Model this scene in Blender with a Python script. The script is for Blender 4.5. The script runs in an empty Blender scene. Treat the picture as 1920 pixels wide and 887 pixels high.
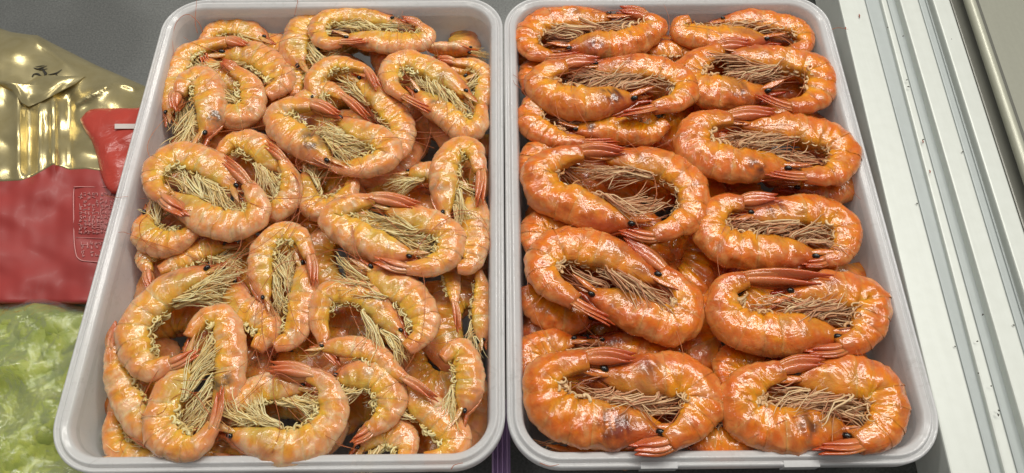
import bpy, math
import numpy as np
from mathutils import Vector, Matrix, Euler

# ------------------------------------------------------------------ camera, light, exposure
SC = bpy.context.scene
COL = SC.collection
CAM_H = 0.3595
cam_data = bpy.data.cameras.new("camera")
cam = bpy.data.objects.new("camera", cam_data)
COL.objects.link(cam)
cam.location = (0, 0, CAM_H)
cam.rotation_euler = (math.radians(90 - 62.7), 0, math.radians(-0.6))
cam_data.sensor_width = 36.0
cam_data.lens = 36.0 * 1387 / 1920
cam_data.clip_start = 0.01
cam_data.clip_end = 50
SC.camera = cam

world = bpy.data.worlds.new("World")
SC.world = world
world.use_nodes = True
world.node_tree.nodes["Background"].inputs[0].default_value = (0.97, 0.97, 0.96, 1)
world.node_tree.nodes["Background"].inputs[1].default_value = 0.17

def area(name, loc, target, sx, sy, watts, col):
    d = bpy.data.lights.new(name, 'AREA')
    d.shape = 'RECTANGLE'
    d.size, d.size_y = sx, sy
    d.energy = watts
    d.color = col
    o = bpy.data.objects.new(name, d)
    o.location = loc
    o.rotation_euler = (Vector(target) - Vector(loc)).to_track_quat('-Z', 'Y').to_euler()
    COL.objects.link(o)
    return o

for lx, ly, lz, w_ in ((0.25, 0.80, 1.35, 9.5), (-0.75, 1.00, 1.5, 8.5), (0.35, 1.55, 1.65, 11.0), (1.0, 0.55, 1.5, 7.5), (-0.45, 0.15, 1.7, 3.0)):
    area("ceiling_light", (lx, ly, lz), (lx * 0.2, 0.2, 0), 0.9, 0.18, w_ * 0.88, (1.0, 0.965, 0.90))

SC.view_settings.view_transform = 'Standard'
SC.view_settings.look = 'None'
SC.view_settings.exposure = 0.0
SC.view_settings.gamma = 1.0
SC.cycles.use_denoising = True
SC.cycles.max_bounces = 8

# ------------------------------------------------------------------ helpers
RNG = np.random.default_rng(11)
_R = np.array(cam.rotation_euler.to_matrix())

def at(px, py, z):
    """a photograph pixel carried onto the horizontal plane at height z (metres below/above the rims)"""
    d = _R @ np.array([(px - 960) / 1387.0, -(py - 443.5) / 1387.0, -1.0])
    k = (z - CAM_H) / d[2]
    return np.array([0, 0, CAM_H]) + d * k

def lin(r, g, b):
    def f(c):
        c /= 255.0
        return c / 12.92 if c <= 0.04045 else ((c + 0.055) / 1.055) ** 2.4
    return np.array([f(r), f(g), f(b)])

def mix(a, b, t):
    t = np.clip(t, 0, 1)
    if np.ndim(t):
        t = np.asarray(t)[..., None]
    return a * (1 - t) + b * t

def sstep(e0, e1, x):
    t = np.clip((x - e0) / (e1 - e0), 0, 1)
    return t * t * (3 - 2 * t)

class Sines:
    """cheap smooth 3-D noise: a few random sine waves, about -1..1"""
    def __init__(self, rng, freq, n=7):
        self.k = rng.normal(0, 1, (n, 3))
        self.k *= (freq * rng.uniform(0.6, 1.7, n) / np.linalg.norm(self.k, axis=1))[:, None]
        self.p = rng.uniform(0, 6.28, n)
    def __call__(self, P):
        return np.sin(P @ self.k.T * 6.2832 + self.p).sum(-1) / math.sqrt(len(self.p)) * 0.9

class MB:
    """collects grids, tubes and polygons; build() links them as ONE mesh object"""
    def __init__(self):
        self.v, self.f, self.c, self.n = [], [], [], 0
    def add(self, V, F, C=None):
        V = np.asarray(V, float)
        self.v.append(V)
        self.f += [tuple(int(i) + self.n for i in f) for f in F]
        if C is None:
            C = np.ones((len(V), 3)) * 0.5
        C = np.asarray(C, float)
        if C.ndim == 1:
            C = np.tile(C, (len(V), 1))
        self.c.append(C)
        self.n += len(V)
    def grid(self, V, C=None, wrap=False, cap0=False, cap1=False):
        """V (n, m, 3): n rings of m points"""
        n, m = V.shape[:2]
        F = []
        mm = m if wrap else m - 1
        for i in range(n - 1):
            a = i * m
            for j in range(mm):
                k = (j + 1) % m
                F.append((a + j, a + k, a + m + k, a + m + j))
        if cap0: F.append(tuple(range(m - 1, -1, -1)))
        if cap1: F.append(tuple((n - 1) * m + j for j in range(m)))
        self.add(V.reshape(-1, 3), F, None if C is None else (C.reshape(-1, 3) if np.ndim(C) == 3 else C))
    def tube(self, P, r, C, sides=5, flat=1.0):
        P = np.asarray(P, float)
        n = len(P)
        r = np.broadcast_to(np.asarray(r, float), (n,))
        T = np.gradient(P, axis=0)
        T /= np.linalg.norm(T, axis=1)[:, None] + 1e-12
        up = np.array([0.13, 0.21, 0.97])
        A = np.cross(T, up); A /= np.linalg.norm(A, axis=1)[:, None] + 1e-9
        B = np.cross(A, T)
        th = np.linspace(0, 6.2832, sides, endpoint=False)
        V = P[:, None] + r[:, None, None] * (A[:, None] * np.cos(th)[None, :, None] + flat * B[:, None] * np.sin(th)[None, :, None])
        self.grid(V, C if np.ndim(C) == 1 else np.repeat(np.asarray(C)[:, None], sides, 1), wrap=True, cap0=True, cap1=True)
    def box(self, c, s, R=None):
        c, s = np.array(c, float), np.array(s, float) / 2
        V = np.array([[x, y, z] for x in (-1, 1) for y in (-1, 1) for z in (-1, 1)]) * s
        if R is not None: V = V @ np.array(R).T
        self.add(V + c, [(0, 1, 3, 2), (4, 6, 7, 5), (0, 4, 5, 1), (2, 3, 7, 6), (0, 2, 6, 4), (1, 5, 7, 3)])
    def build(self, name, mat, parent=None, origin=None, smooth=True):
        V = np.concatenate(self.v) if self.v else np.zeros((0, 3))
        if parent is not None and origin is None:
            origin = np.array(parent.get('_o', (0, 0, 0)))
        if origin is not None: V = V - np.asarray(origin)
        me = bpy.data.meshes.new(name)
        me.from_pydata(V.tolist(), [], self.f)
        ca = me.color_attributes.new("Col", 'FLOAT_COLOR', 'POINT')
        C = np.concatenate(self.c)
        ca.data.foreach_set("color", np.concatenate([C, np.ones((len(C), 1))], 1).astype(np.float32).ravel())
        me.polygons.foreach_set("use_smooth", [smooth] * len(me.polygons))
        me.materials.append(mat)
        me.update()
        o = bpy.data.objects.new(name, me)
        COL.objects.link(o)
        if parent is not None: o.parent = parent
        elif origin is not None: o.location = origin
        return o

def thing(name, loc, label, cat, group=None):
    o = bpy.data.objects.new(name, None)
    o.empty_display_size = 0.01
    COL.objects.link(o)
    o.location = [float(c) for c in loc]
    ORIG[o.name] = np.array(loc, float)
    o['label'] = label; o['category'] = cat
    if group: o['group'] = group
    return o
ORIG = {}

def part(mb, name, mat, parent, smooth=True, origin=None):
    return mb.build(name, mat, parent, ORIG[parent.name] if origin is None else origin, smooth)

def spline(P, n):
    """Catmull-Rom through P, resampled to n points evenly spaced"""
    P = np.asarray(P, float)
    Q = np.vstack([2 * P[0] - P[1], P, 2 * P[-1] - P[-2]])
    out = []
    for i in range(1, len(Q) - 2):
        t = np.linspace(0, 1, 24, endpoint=False)[:, None]
        a, b, c, d = Q[i - 1], Q[i], Q[i + 1], Q[i + 2]
        out.append(0.5 * (2 * b + (c - a) * t + (2 * a - 5 * b + 4 * c - d) * t ** 2 + (3 * b - a - 3 * c + d) * t ** 3))
    out.append(P[-1:])
    S = np.vstack(out)
    s = np.concatenate([[0], np.cumsum(np.linalg.norm(np.diff(S, axis=0), axis=1))])
    u = np.linspace(0, s[-1], n)
    return np.stack([np.interp(u, s, S[:, k]) for k in range(S.shape[1])], 1)

# ------------------------------------------------------------------ materials
def new_mat(name):
    m = bpy.data.materials.new(name)
    m.use_nodes = True
    nt = m.node_tree
    return m, nt, nt.nodes, nt.links, nt.nodes["Principled BSDF"]

def noise(N, L, scale, detail=3, rough=0.55, coord=None, dist=0.0):
    n = N.new("ShaderNodeTexNoise")
    n.inputs["Scale"].default_value = scale
    n.inputs["Detail"].default_value = detail
    n.inputs["Roughness"].default_value = rough
    n.inputs["Distortion"].default_value = dist
    if coord is not None: L.new(coord, n.inputs["Vector"])
    return n

def ramp(N, L, src, stops):
    r = N.new("ShaderNodeValToRGB")
    e = r.color_ramp.elements
    while len(e) < len(stops): e.new(0.5)
    for k, (p, c) in enumerate(stops):
        e[k].position = p
        e[k].color = (*c, 1) if np.ndim(c) else (c, c, c, 1)
    L.new(src, r.inputs[0])
    return r

def mixrgb(N, L, mode, fac, a, b):
    m = N.new("ShaderNodeMix")
    m.data_type = 'RGBA'; m.blend_type = mode
    for sock, v in ((m.inputs[0], fac), (m.inputs[6], a), (m.inputs[7], b)):
        if hasattr(v, "links") or hasattr(v, "is_linked"): L.new(v, sock)
        else: sock.default_value = v if np.ndim(v) == 0 else (*v, 1)
    return m.outputs[2]

def bump(N, L, h, strength, dist, prev=None):
    b = N.new("ShaderNodeBump")
    b.inputs["Strength"].default_value = strength
    b.inputs["Distance"].default_value = dist
    L.new(h, b.inputs["Height"])
    if prev is not None: L.new(prev, b.inputs["Normal"])
    return b.outputs[0]

def shell_material(name, rough, coat, wr):
    m, nt, N, L, P = new_mat(name)
    tc = N.new("ShaderNodeTexCoord").outputs["Object"]
    att = N.new("ShaderNodeAttribute"); att.attribute_name = "Col"
    n1 = noise(N, L, 190, 3, 0.55, tc, 0.8)
    r1 = ramp(N, L, n1.outputs[0], [(0.30, (0.88, 0.74, 0.52)), (0.52, (1.0, 1.0, 1.0)), (0.74, (1.06, 1.12, 1.05))])
    c = mixrgb(N, L, 'MULTIPLY', 0.8, att.outputs["Color"], r1.outputs[0])
    n2 = noise(N, L, 1300, 2, 0.5, tc)
    r2 = ramp(N, L, n2.outputs[0], [(0.22, (0.35, 0.2, 0.12)), (0.29, (1, 1, 1))])
    c = mixrgb(N, L, 'MULTIPLY', 0.5, c, r2.outputs[0])
    L.new(c, P.inputs["Base Color"])
    P.inputs["Subsurface Weight"].default_value = 0.5
    P.inputs["Subsurface Radius"].default_value = (1.0, 0.35, 0.10)
    P.inputs["Subsurface Scale"].default_value = 0.0035
    n3 = noise(N, L, 105, 3, 0.5, tc, 0.9)
    n4 = noise(N, L, 430, 2, 0.5, tc, 0.8)
    rr = ramp(N, L, n3.outputs[0], [(0.35, rough * 0.75), (0.68, rough * 1.5)])
    L.new(rr.outputs[0], P.inputs["Roughness"])
    b = bump(N, L, n3.outputs[0], wr, 0.0022)
    b = bump(N, L, n4.outputs[0], wr * 0.25, 0.0006, b)
    L.new(b, P.inputs["Normal"])
    P.inputs["Coat Weight"].default_value = coat
    P.inputs["Coat Roughness"].default_value = 0.14
    P.inputs["Coat IOR"].default_value = 1.55
    L.new(b, P.inputs["Coat Normal"])
    P.inputs["Specular IOR Level"].default_value = 0.25
    return m

M_SHELL = shell_material("shrimp_shell_pale", 0.40, 0.9, 0.40)
M_SHELL_R = shell_material("shrimp_shell_orange", 0.40, 1.0, 0.52)
M_TAIL = shell_material("shrimp_tail", 0.3, 1.0, 0.35)

def leg_material():
    m, nt, N, L, P = new_mat("shrimp_legs")
    att = N.new("ShaderNodeAttribute"); att.attribute_name = "Col"
    L.new(att.outputs["Color"], P.inputs["Base Color"])
    P.inputs["Roughness"].default_value = 0.33
    P.inputs["Subsurface Weight"].default_value = 0.2
    P.inputs["Subsurface Radius"].default_value = (1, 0.7, 0.4)
    P.inputs["Subsurface Scale"].default_value = 0.001
    return m
M_LEG = leg_material()

def plain(name, col, rough=0.5, metal=0.0, coat=0.0):
    m, nt, N, L, P = new_mat(name)
    P.inputs["Base Color"].default_value = (*col, 1)
    P.inputs["Roughness"].default_value = rough
    P.inputs["Metallic"].default_value = metal
    P.inputs["Coat Weight"].default_value = coat
    return m
M_EYE = plain("shrimp_eye", (0.008, 0.007, 0.006), 0.22, 0, 0.4)
M_HAIR = plain("shrimp_feeler", tuple(lin(186, 98, 52)), 0.4)

# ------------------------------------------------------------------ freezer setting
def z_of(name): return {"floor": -0.080}[name]

def floor_material():
    m, nt, N, L, P = new_mat("freezer_floor_metal")
    tc = N.new("ShaderNodeTexCoord").outputs["Object"]
    a = noise(N, L, 700, 3, 0.6, tc); b = noise(N, L, 9, 3, 0.5, tc)
    c = ramp(N, L, a.outputs[0], [(0.3, (0.11, 0.115, 0.11)), (0.7, (0.20, 0.205, 0.195))]).outputs[0]
    d = ramp(N, L, b.outputs[0], [(0.35, (0.75, 0.75, 0.75)), (0.65, (1.2, 1.2, 1.2))]).outputs[0]
    L.new(mixrgb(N, L, 'MULTIPLY', 1.0, c, d), P.inputs["Base Color"])
    P.inputs["Roughness"].default_value = 0.5
    P.inputs["Metallic"].default_value = 0.3
    L.new(bump(N, L, a.outputs[0], 0.25, 0.0005), P.inputs["Normal"])
    return m
mb = MB()
xs = np.linspace(-0.9, 0.285, 3); ys = np.linspace(-0.4, 1.4, 3)
mb.grid(np.array([[[x, y, -0.080] for x in xs] for y in ys]))
fl = mb.build("freezer_floor", floor_material(), None, (0, 0, 0))
fl['kind'] = 'structure'

# the two-track aluminium rail of the freezer lid
def alu_material(name, base, rough):
    m, nt, N, L, P = new_mat(name)
    tc = N.new("ShaderNodeTexCoord").outputs["Object"]
    mp = N.new("ShaderNodeMapping"); mp.inputs["Scale"].default_value = (260, 6, 260)
    L.new(tc, mp.inputs["Vector"])
    a = noise(N, L, 1, 3, 0.6, mp.outputs[0]); b = noise(N, L, 160, 3, 0.5, tc); g = noise(N, L, 620, 2, 0.5, tc)
    c = ramp(N, L, a.outputs[0], [(0.3, tuple(base * 0.97)), (0.7, tuple(base * 1.02))]).outputs[0]
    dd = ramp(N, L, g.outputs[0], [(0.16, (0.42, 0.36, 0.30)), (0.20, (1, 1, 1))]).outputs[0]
    d = ramp(N, L, b.outputs[0], [(0.35, (0.97, 0.97, 0.965)), (0.6, (1.0, 1.0, 1.0))]).outputs[0]
    c = mixrgb(N, L, 'MULTIPLY', 1.0, c, d)
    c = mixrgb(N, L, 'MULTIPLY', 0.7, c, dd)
    L.new(c, P.inputs["Base Color"])
    P.inputs["Roughness"].default_value = rough
    P.inputs["Metallic"].default_value = 0.15
    L.new(bump(N, L, a.outputs[0], 0.06, 0.0003), P.inputs["Normal"])
    return m
M_ALU = alu_material("rail_aluminium", np.array([0.68, 0.71, 0.66]), 0.42)
M_GROOVE = alu_material("rail_groove", np.array([0.44, 0.48, 0.47]), 0.5)  # grooves get a greyer base than the white tracks
M_STEEL = alu_material("freezer_edge_steel", np.array([0.17, 0.17, 0.145]), 0.3)
M_LIP = alu_material("freezer_lip_highlight", np.array([0.50, 0.50, 0.40]), 0.3)  # highlight along the lip painted as a much paler steel than the edge
M_WALLP = alu_material("freezer_panel_paint", np.array([0.56, 0.56, 0.46]), 0.5)

rail = thing("lid_rail", at(1760, 443, -0.03), "long white aluminium sliding lid rail with grey grooves along the right side", "rail")
rail_w = thing("freezer_edge", at(1890, 300, -0.03), "dark steel rounded freezer edge beyond the white rail in the top right corner", "freezer edge")

def strip(name, mat, parent, xt0, xb0, xt1, xb1, z, depth, r=0.0009):
    """bar along the rail from the far to the near end; the four x are the left and right edges read at picture rows 0 and 887"""
    A0, B0 = at(xt0, 0, z), at(xb0, 887, z); A1, B1 = at(xt1, 0, z), at(xb1, 887, z)
    rows = []
    for k in np.linspace(-0.35, 1.9, 12):
        l = B0 + (A0 - B0) * k; rr = B1 + (A1 - B1) * k
        w = (rr - l)[0]
        prof = [(0, -depth), (0, -r), (r * 0.3, -r * 0.3), (r, 0), (w - r, 0), (w - r * 0.3, -r * 0.3), (w, -r), (w, -depth)]
        rows.append([l + np.array([px_, 0, pz]) for px_, pz in prof])
    m = MB(); m.grid(np.array(rows), wrap=True, cap0=True, cap1=True)
    return part(m, name, mat, parent, smooth=False)

ZR = -0.004
strip("wide_track", M_ALU, rail, 1573, 1783, 1622, 1858, ZR, 0.03)
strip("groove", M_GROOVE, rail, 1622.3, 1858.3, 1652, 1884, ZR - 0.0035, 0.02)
strip("thin_ridge", M_ALU, rail, 1652.3, 1884.3, 1663, 1908, ZR - 0.001, 0.02)
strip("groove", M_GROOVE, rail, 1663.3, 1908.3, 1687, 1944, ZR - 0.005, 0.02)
strip("track", M_ALU, rail, 1687.3, 1944.3, 1722, 1988, ZR, 0.02)
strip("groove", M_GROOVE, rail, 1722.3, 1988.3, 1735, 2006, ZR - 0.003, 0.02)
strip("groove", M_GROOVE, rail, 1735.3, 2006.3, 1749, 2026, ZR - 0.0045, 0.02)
strip("track", M_ALU, rail, 1749.3, 2026.3, 1781, 2066, ZR + 0.001, 0.03)
strip("steel_step", M_STEEL, rail_w, 1781.6, 2067, 1813, 2105, ZR - 0.012, 0.02)
# rounded lip, with its highlight line put into the pale base colour
A0, B0 = at(1817, 0, ZR - 0.006), at(2114, 887, ZR - 0.006)
m = MB(); m.tube(np.array([B0 + (A0 - B0) * k for k in np.linspace(-0.3, 1.9, 8)]), 0.0034, np.ones(3), 14)
part(m, "rounded_lip", M_LIP, rail_w)
strip("side_step", M_STEEL, rail_w, 1820, 2120, 1836, 2140, ZR - 0.016, 0.02)
m = MB()
xs = np.linspace(0.20, 2.2, 4); ys = np.linspace(-0.8, 2.4, 4)
m.grid(np.array([[[x, y, -0.50] for x in xs] for y in ys]))
o = m.build("ground", M_WALLP, None, (0, 0, 0)); o['kind'] = 'structure'

# crumbs lying in and on the rail
m = MB()
for px, py, l in [(1611, 30, 9), (1585, 53, 6), (1664, 52, 2), (1693, 68, 3), (1700, 150, 4), (1703, 163, 5), (1731, 262, 5), (1730, 266, 6), (1743, 322, 6), (1719, 382, 3),
                  (1842, 590, 4), (1871, 778, 5), (1872, 770, 3), (1804, 285, 3), (1832, 640, 3), (1834, 700, 2), (1900, 610, 3), (1783, 74, 2), (1858, 724, 2), (1790, 650, 2)]:
    c = at(px, py, ZR + 0.0007); a = RNG.uniform(0, 3.1); d = np.array([math.cos(a), math.sin(a), 0]) * l * 0.00014
    if l > 5: d = np.array([0.1, 1, 0]) * l * 0.00018
    m.tube(np.array([c - d, c + d * 0.1 + [0.0002, 0, 0.0003], c + d]), [0.0002, 0.0004, 0.0002], lin(*(170, 90, 70)) if l > 5 else lin(60, 50, 40), 5)
o = m.build("crumbs", M_LEG, None, (0, 0, 0)); o['kind'] = 'stuff'

# ------------------------------------------------------------------ the plastic boxes
def plastic_material(name, through, clear):
    m, nt, N, L, P = new_mat(name)
    tc = N.new("ShaderNodeTexCoord").outputs["Object"]
    n1 = noise(N, L, 420, 3, 0.6, tc); n2 = noise(N, L, 40, 4, 0.6, tc); n3 = noise(N, L, 1100, 2, 0.5, tc)
    c = ramp(N, L, n2.outputs[0], [(0.3, (0.88, 0.885, 0.885)), (0.7, (0.93, 0.935, 0.93))]).outputs[0]
    n5 = noise(N, L, 120, 6, 0.75, tc, 2.0)
    sc5 = ramp(N, L, n5.outputs[0], [(0.36, (0.80, 0.79, 0.77)), (0.46, (1, 1, 1))]).outputs[0]
    c = mixrgb(N, L, 'MULTIPLY', 0.6, c, sc5)
    L.new(c, P.inputs["Base Color"])
    P.inputs["Roughness"].default_value = 0.24
    P.inputs["Coat Weight"].default_value = 0.6
    P.inputs["Coat Roughness"].default_value = 0.12
    b = bump(N, L, n1.outputs[0], 0.12, 0.0006)
    r = ramp(N, L, n3.outputs[0], [(0.60, 0.0), (0.72, 1.0)]).outputs[0]
    b = bump(N, L, r, 0.25, 0.0004, b)
    L.new(b, P.inputs["Normal"])
    tl = N.new("ShaderNodeBsdfTranslucent"); tl.inputs[0].default_value = (0.86, 0.86, 0.86, 1)
    mx = N.new("ShaderNodeMixShader"); mx.inputs[0].default_value = through
    L.new(P.outputs[0], mx.inputs[1]); L.new(tl.outputs[0], mx.inputs[2])
    tr = N.new("ShaderNodeBsdfTransparent"); tr.inputs[0].default_value = (0.95, 0.95, 0.97, 1)
    m2 = N.new("ShaderNodeMixShader"); m2.inputs[0].default_value = clear
    L.new(mx.outputs[0], m2.inputs[1]); L.new(tr.outputs[0], m2.inputs[2])
    L.new(m2.outputs[0], N["Material Output"].inputs[0])
    return m
M_PLAST = plastic_material("frosted_plastic_wall", 0.46, 0.20)
M_RIM = plastic_material("frosted_plastic_rim", 0.34, 0.12)

def rrect(x0, x1, y0, y1, inset, R, n=14):
    x0 += inset; x1 -= inset; y0 += inset; y1 -= inset
    r = max(R - inset, 0.006)
    P = []
    for cx, cy, a0 in ((x1 - r, y1 - r, 0), (x0 + r, y1 - r, 90), (x0 + r, y0 + r, 180), (x1 - r, y0 + r, 270)):
        for k in range(n + 1):
            a = math.radians(a0 + 90 * k / n)
            P.append((cx + r * math.cos(a), cy + r * math.sin(a)))
    return P

def tub(x0, x1, y0, y1, label, tabs):
    cx, cy = (x0 + x1) / 2, (y0 + y1) / 2
    t = thing("plastic_box", (cx, cy, -0.079), label, "food box", "clear plastic boxes of shrimp in the freezer")
    mm = 0.001
    outer = [(14.5, -78.5), (13.0, -77), (8.6, -9.5), (8.2, -8.2), (0.8, -8.0), (0.2, -7.4)]
    rim = [(0.2, -7.4), (0.0, -1.4), (0.35, -0.5), (1.0, -0.15), (1.7, -0.35), (2.1, -1.5), (2.6, -1.75), (3.1, -1.5), (3.5, -0.1), (4.0, 0.45), (4.7, 0.4), (5.3, -0.1), (6.4, -0.45), (7.2, -1.0), (7.8, -2.2), (8.3, -6.0)]
    inner = [(8.3, -6.0), (12.4, -72), (13.6, -75.0), (16.0, -76.0)]
    def sweep(prof, m, cap0=False, cap1=False):
        m.grid(np.array([[(x, y, z * mm) for x, y in rrect(x0, x1, y0, y1, d * mm, 0.026)] for d, z in prof]), wrap=True, cap0=cap0, cap1=cap1)
    m = MB(); sweep(outer, m, cap0=True); sweep(inner, m, cap1=True)
    part(m, "tub_wall", M_PLAST, t)
    m = MB(); sweep(rim, m)
    part(m, "rim", M_RIM, t)
    for xa, xb in tabs:
        m = MB(); m.box(((xa + xb) / 2, y0 + 0.0009, -0.0035), (xb - xa, 0.0030, 0.0072)); part(m, "lid_catch", M_RIM, t, smooth=False)
    return t
zt = 0.0
YB = at(500, 884, zt)[1]; YT = at(500, -3, zt)[1]
XL = at(199, 425, zt)[0]; XM0 = at(945.2, 425, zt)[0]; XM1 = at(947.6, 425, zt)[0]; XR = at(1664, 425, zt)[0]
BOX_L = tub(XL, XM0, YB, YT, "left translucent plastic box filled with pale loosely heaped shrimp", [])
BOX_R = tub(XM1, XR, YB, YT, "right translucent plastic box packed with deeper orange shrimp in rows", [(at(1201, 870, 0)[0], at(1270, 870, 0)[0]), (at(1470, 870, 0)[0], at(1537, 870, 0)[0])])

# ------------------------------------------------------------------ shrimp
A_PROF = (np.array([0, .03, .08, .16, .26, .34, .40, .50, .60, .70, .78, .86, .93, 1.0]),
          np.array([.24, .40, .60, .87, 1.04, 1.05, 1.04, 1.02, .98, .90, .80, .66, .55, .46]))
SEGS = [(.335, .45), (.435, .56), (.545, .67), (.655, .765), (.75, .85), (.835, 1.0)]
TH = np.linspace(0, 2 * math.pi, 26, endpoint=False)

PAL = {
    'L': dict(base=lin(236, 148, 60), yellow=lin(240, 184, 60), pink=lin(236, 165, 116), white=lin(244, 216, 170), red=lin(200, 92, 40), gut=lin(204, 172, 82),
              dark=lin(78, 64, 42), tail=lin(208, 106, 56), tail2=lin(230, 150, 100), leg=lin(248, 236, 180), leg2=lin(228, 194, 120), pleo=lin(220, 186, 108), grey=lin(198, 172, 138)),
    'R': dict(base=lin(230, 112, 6), yellow=lin(240, 156, 12), pink=lin(218, 116, 46), white=lin(238, 180, 106), red=lin(158, 46, 18), gut=lin(196, 128, 54),
              dark=lin(62, 26, 22), tail=lin(192, 84, 38), tail2=lin(216, 120, 66), leg=lin(240, 208, 160), leg2=lin(194, 128, 84), pleo=lin(204, 146, 90), grey=lin(182, 116, 84)),
}

def blade(m, base, axis, wdir, ndir, length, width, thick, c0, c1, curl=0.0, n=9, k=8):
    u = np.linspace(0, 1, n)
    w = width * (np.sin(np.pi * np.clip(u * 0.86 + 0.10, 0, 1)) ** 0.75)
    w *= 1 - 0.75 * u ** 3
    w[-1] = width * 0.06
    th = np.linspace(0, 2 * math.pi, k, endpoint=False)
    V = np.zeros((n, k, 3)); C = np.zeros((n, k, 3))
    for i in range(n):
        c = base + axis * length * u[i] + ndir * curl * length * u[i] ** 2
        V[i] = c + np.cos(th)[:, None] * wdir * w[i] / 2 + np.sin(th)[:, None] * ndir * thick * (0.4 + 0.6 * (1 - u[i])) / 2
        C[i] = mix(c0, c1, min(1.0, 1.15 * u[i] ** 0.9))
    m.grid(V, C, wrap=True, cap0=True, cap1=True)

WSC = 1.22
def make_shrimp(label, group, kind, z, w, pts, tail, lift=None, roll=0.0, side=None, spot=None, yellow=0.5, pale=0.0, legs=1.0, fan=True, feelers=(), seed=0, pz=None, dirty=0.0, minimal=False):
    rng = np.random.default_rng(seed * 7919 + 13)
    pal = PAL[kind]; w = w * WSC * (1.07 if kind == 'R' else 1.0)
    if not minimal: pts = [(x + rng.normal(0, 0.09) * w, y + rng.normal(0, 0.09) * w) for x, y in pts]
    zc = z * 0.001
    if lift is None: lift = 3.0
    lift = min(lift, 4.0)
    k = len(pts)
    zz = [zc + 0.001 * lift * float(sstep(0.5, 1.0, i / (k - 1))) for i in range(k)]
    if pz is not None: zz = [zc + 0.001 * q for q in pz]
    P = [at(x, y, q) for (x, y), q in zip(pts, zz)]
    tip = at(tail[0], tail[1], zz[-1] + 0.0012)
    wm = w * np.linalg.norm(at(pts[k // 2][0] + 1, pts[k // 2][1], zc) - at(pts[k // 2][0], pts[k // 2][1], zc))
    n = 132
    S = spline(P, n)
    for _ in range(3): S[1:-1] = 0.25 * S[:-2] + 0.5 * S[1:-1] + 0.25 * S[2:]
    Ltot = np.linalg.norm(np.diff(S, axis=0), axis=1).sum()
    T = np.gradient(S, axis=0); T /= np.linalg.norm(T, axis=1)[:, None]
    tz = T.copy()
    if side is None:
        cr = tz[:-1, 0] * tz[1:, 1] - tz[:-1, 1] * tz[1:, 0]
        side = -1.0 if cr.sum() > 0 else 1.0      # dorsal on the outside of the curl
    Z = np.array([0, 0, 1.0])
    D = np.cross(Z, T) * side; D /= np.linalg.norm(D, axis=1)[:, None]
    U = np.cross(T, D); U *= np.sign(U[:, 2:3])
    tw = rng.uniform(-8, 8)
    ra = np.radians(roll + tw * np.linspace(-1, 1, n))[:, None]
    D, U = np.cos(ra) * D + np.sin(ra) * U, -np.sin(ra) * D + np.cos(ra) * U
    uu = np.linspace(0, 1, n)
    def fr(u):
        u = np.asarray(u, float)
        f = lambda Q: np.stack([np.interp(u, uu, Q[:, j]) for j in range(3)], -1)
        return f(S), f(T), f(D), f(U)
    root = thing("shrimp", (S[:, 0].mean(), S[:, 1].mean(), S[:, 2].min() - wm * 0.7), label, "shrimp", group)
    blob = Sines(rng, 90, 6); fine = Sines(rng, 260, 6); wrinkle = Sines(rng, 420, 6)
    cn1 = Sines(rng, 70, 5); cn2 = Sines(rng, 150, 6); cn3 = Sines(rng, 330, 6)
    b_over_a = rng.uniform(0.60, 0.72)
    if spot is None: spot = max(0.0, rng.uniform(-0.35, 0.35))
    su = rng.uniform(0.17, 0.28); sd = rng.uniform(-0.2, 0.5); ruddy = rng.uniform(0.0, 0.7) * (1.0 if kind == 'R' else 0.35)

    def colour(V, u, d, t, cara):
        n1, n2, n3 = cn1(V), cn2(V), cn3(V)
        c = mix(pal['base'], pal['yellow'], yellow * (0.55 if kind == 'L' else 0.75) + 0.30 * n1 - 0.65 * (d + 0.25 * n2) + (0.02 if kind == 'L' else 0.05))
        c = mix(c, pal['pink'], sstep(0.10, 0.80, d + 0.22 * n2 + 0.15 * n1) * 0.85)
        c = mix(c, pal['white'], sstep(0.68, 0.98, d + 0.08 * n3) * (0.30 + 0.2 * pale))
        c = mix(c, pal['white'], sstep(0.35, 1.3, n2 - 0.3 * n1 + 0.4 * n3 + pale) * 0.5)
        c = mix(c, pal['grey'], sstep(0.3, 1.2, -n1 + 0.35 * n2) * 0.28)
        c = mix(c, pal['red'], sstep(0.35, 1.5, n1 + 0.6 * n3) * 0.40 * sstep(0.8, 0.2, d))
        if cara:
            c = mix(c, pal['red'], sstep(0.16, 0.0, u) * (0.55 + 0.2 * n2) + 0.25 * sstep(0.5, 0.9, d) * sstep(0.3, 0.1, u))
            c = mix(c, pal['gut'], sstep(0.5, -0.3, d + 0.2 * n2) * sstep(0.02, 0.12, u) * np.clip(0.42 + 0.4 * n1, 0, 1))
            c = mix(c, pal['dark'], np.clip(spot * 1.2 * np.exp(-(((u - su) / 0.06) ** 2 + ((d - sd) / 0.5) ** 2)) * (0.8 + 0.9 * n2 + 0.5 * n3), 0, 0.85))
            c = mix(c, pal['red'], ruddy * sstep(-0.3, 0.7, d + 0.5 * n1) * sstep(0.34, 0.22, u))
            c = mix(c, pal['dark'], dirty * sstep(-0.2, 0.6, -d + 0.4 * n2) * 0.55)
            c = mix(c, pal['white'], sstep(0.92, 0.99, t) * 0.4)
        else:
            c = mix(c, pal['red'], sstep(0.80, 0.92, t) * sstep(1.0, 0.95, t) * np.clip(0.10 + 0.2 * n2, 0, 1) + 0.03 * sstep(0.25, 0.05, t))
            c = mix(c, pal['white'], sstep(0.95, 1.0, t) * 0.12)
            c = mix(c, pal['red'], sstep(0.80, 1.02, u) * 0.45)
            c = mix(c, pal['gut'], sstep(-0.62, -0.95, d) * 0.5)
        return np.clip(c, 0.004, 0.98)

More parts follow.
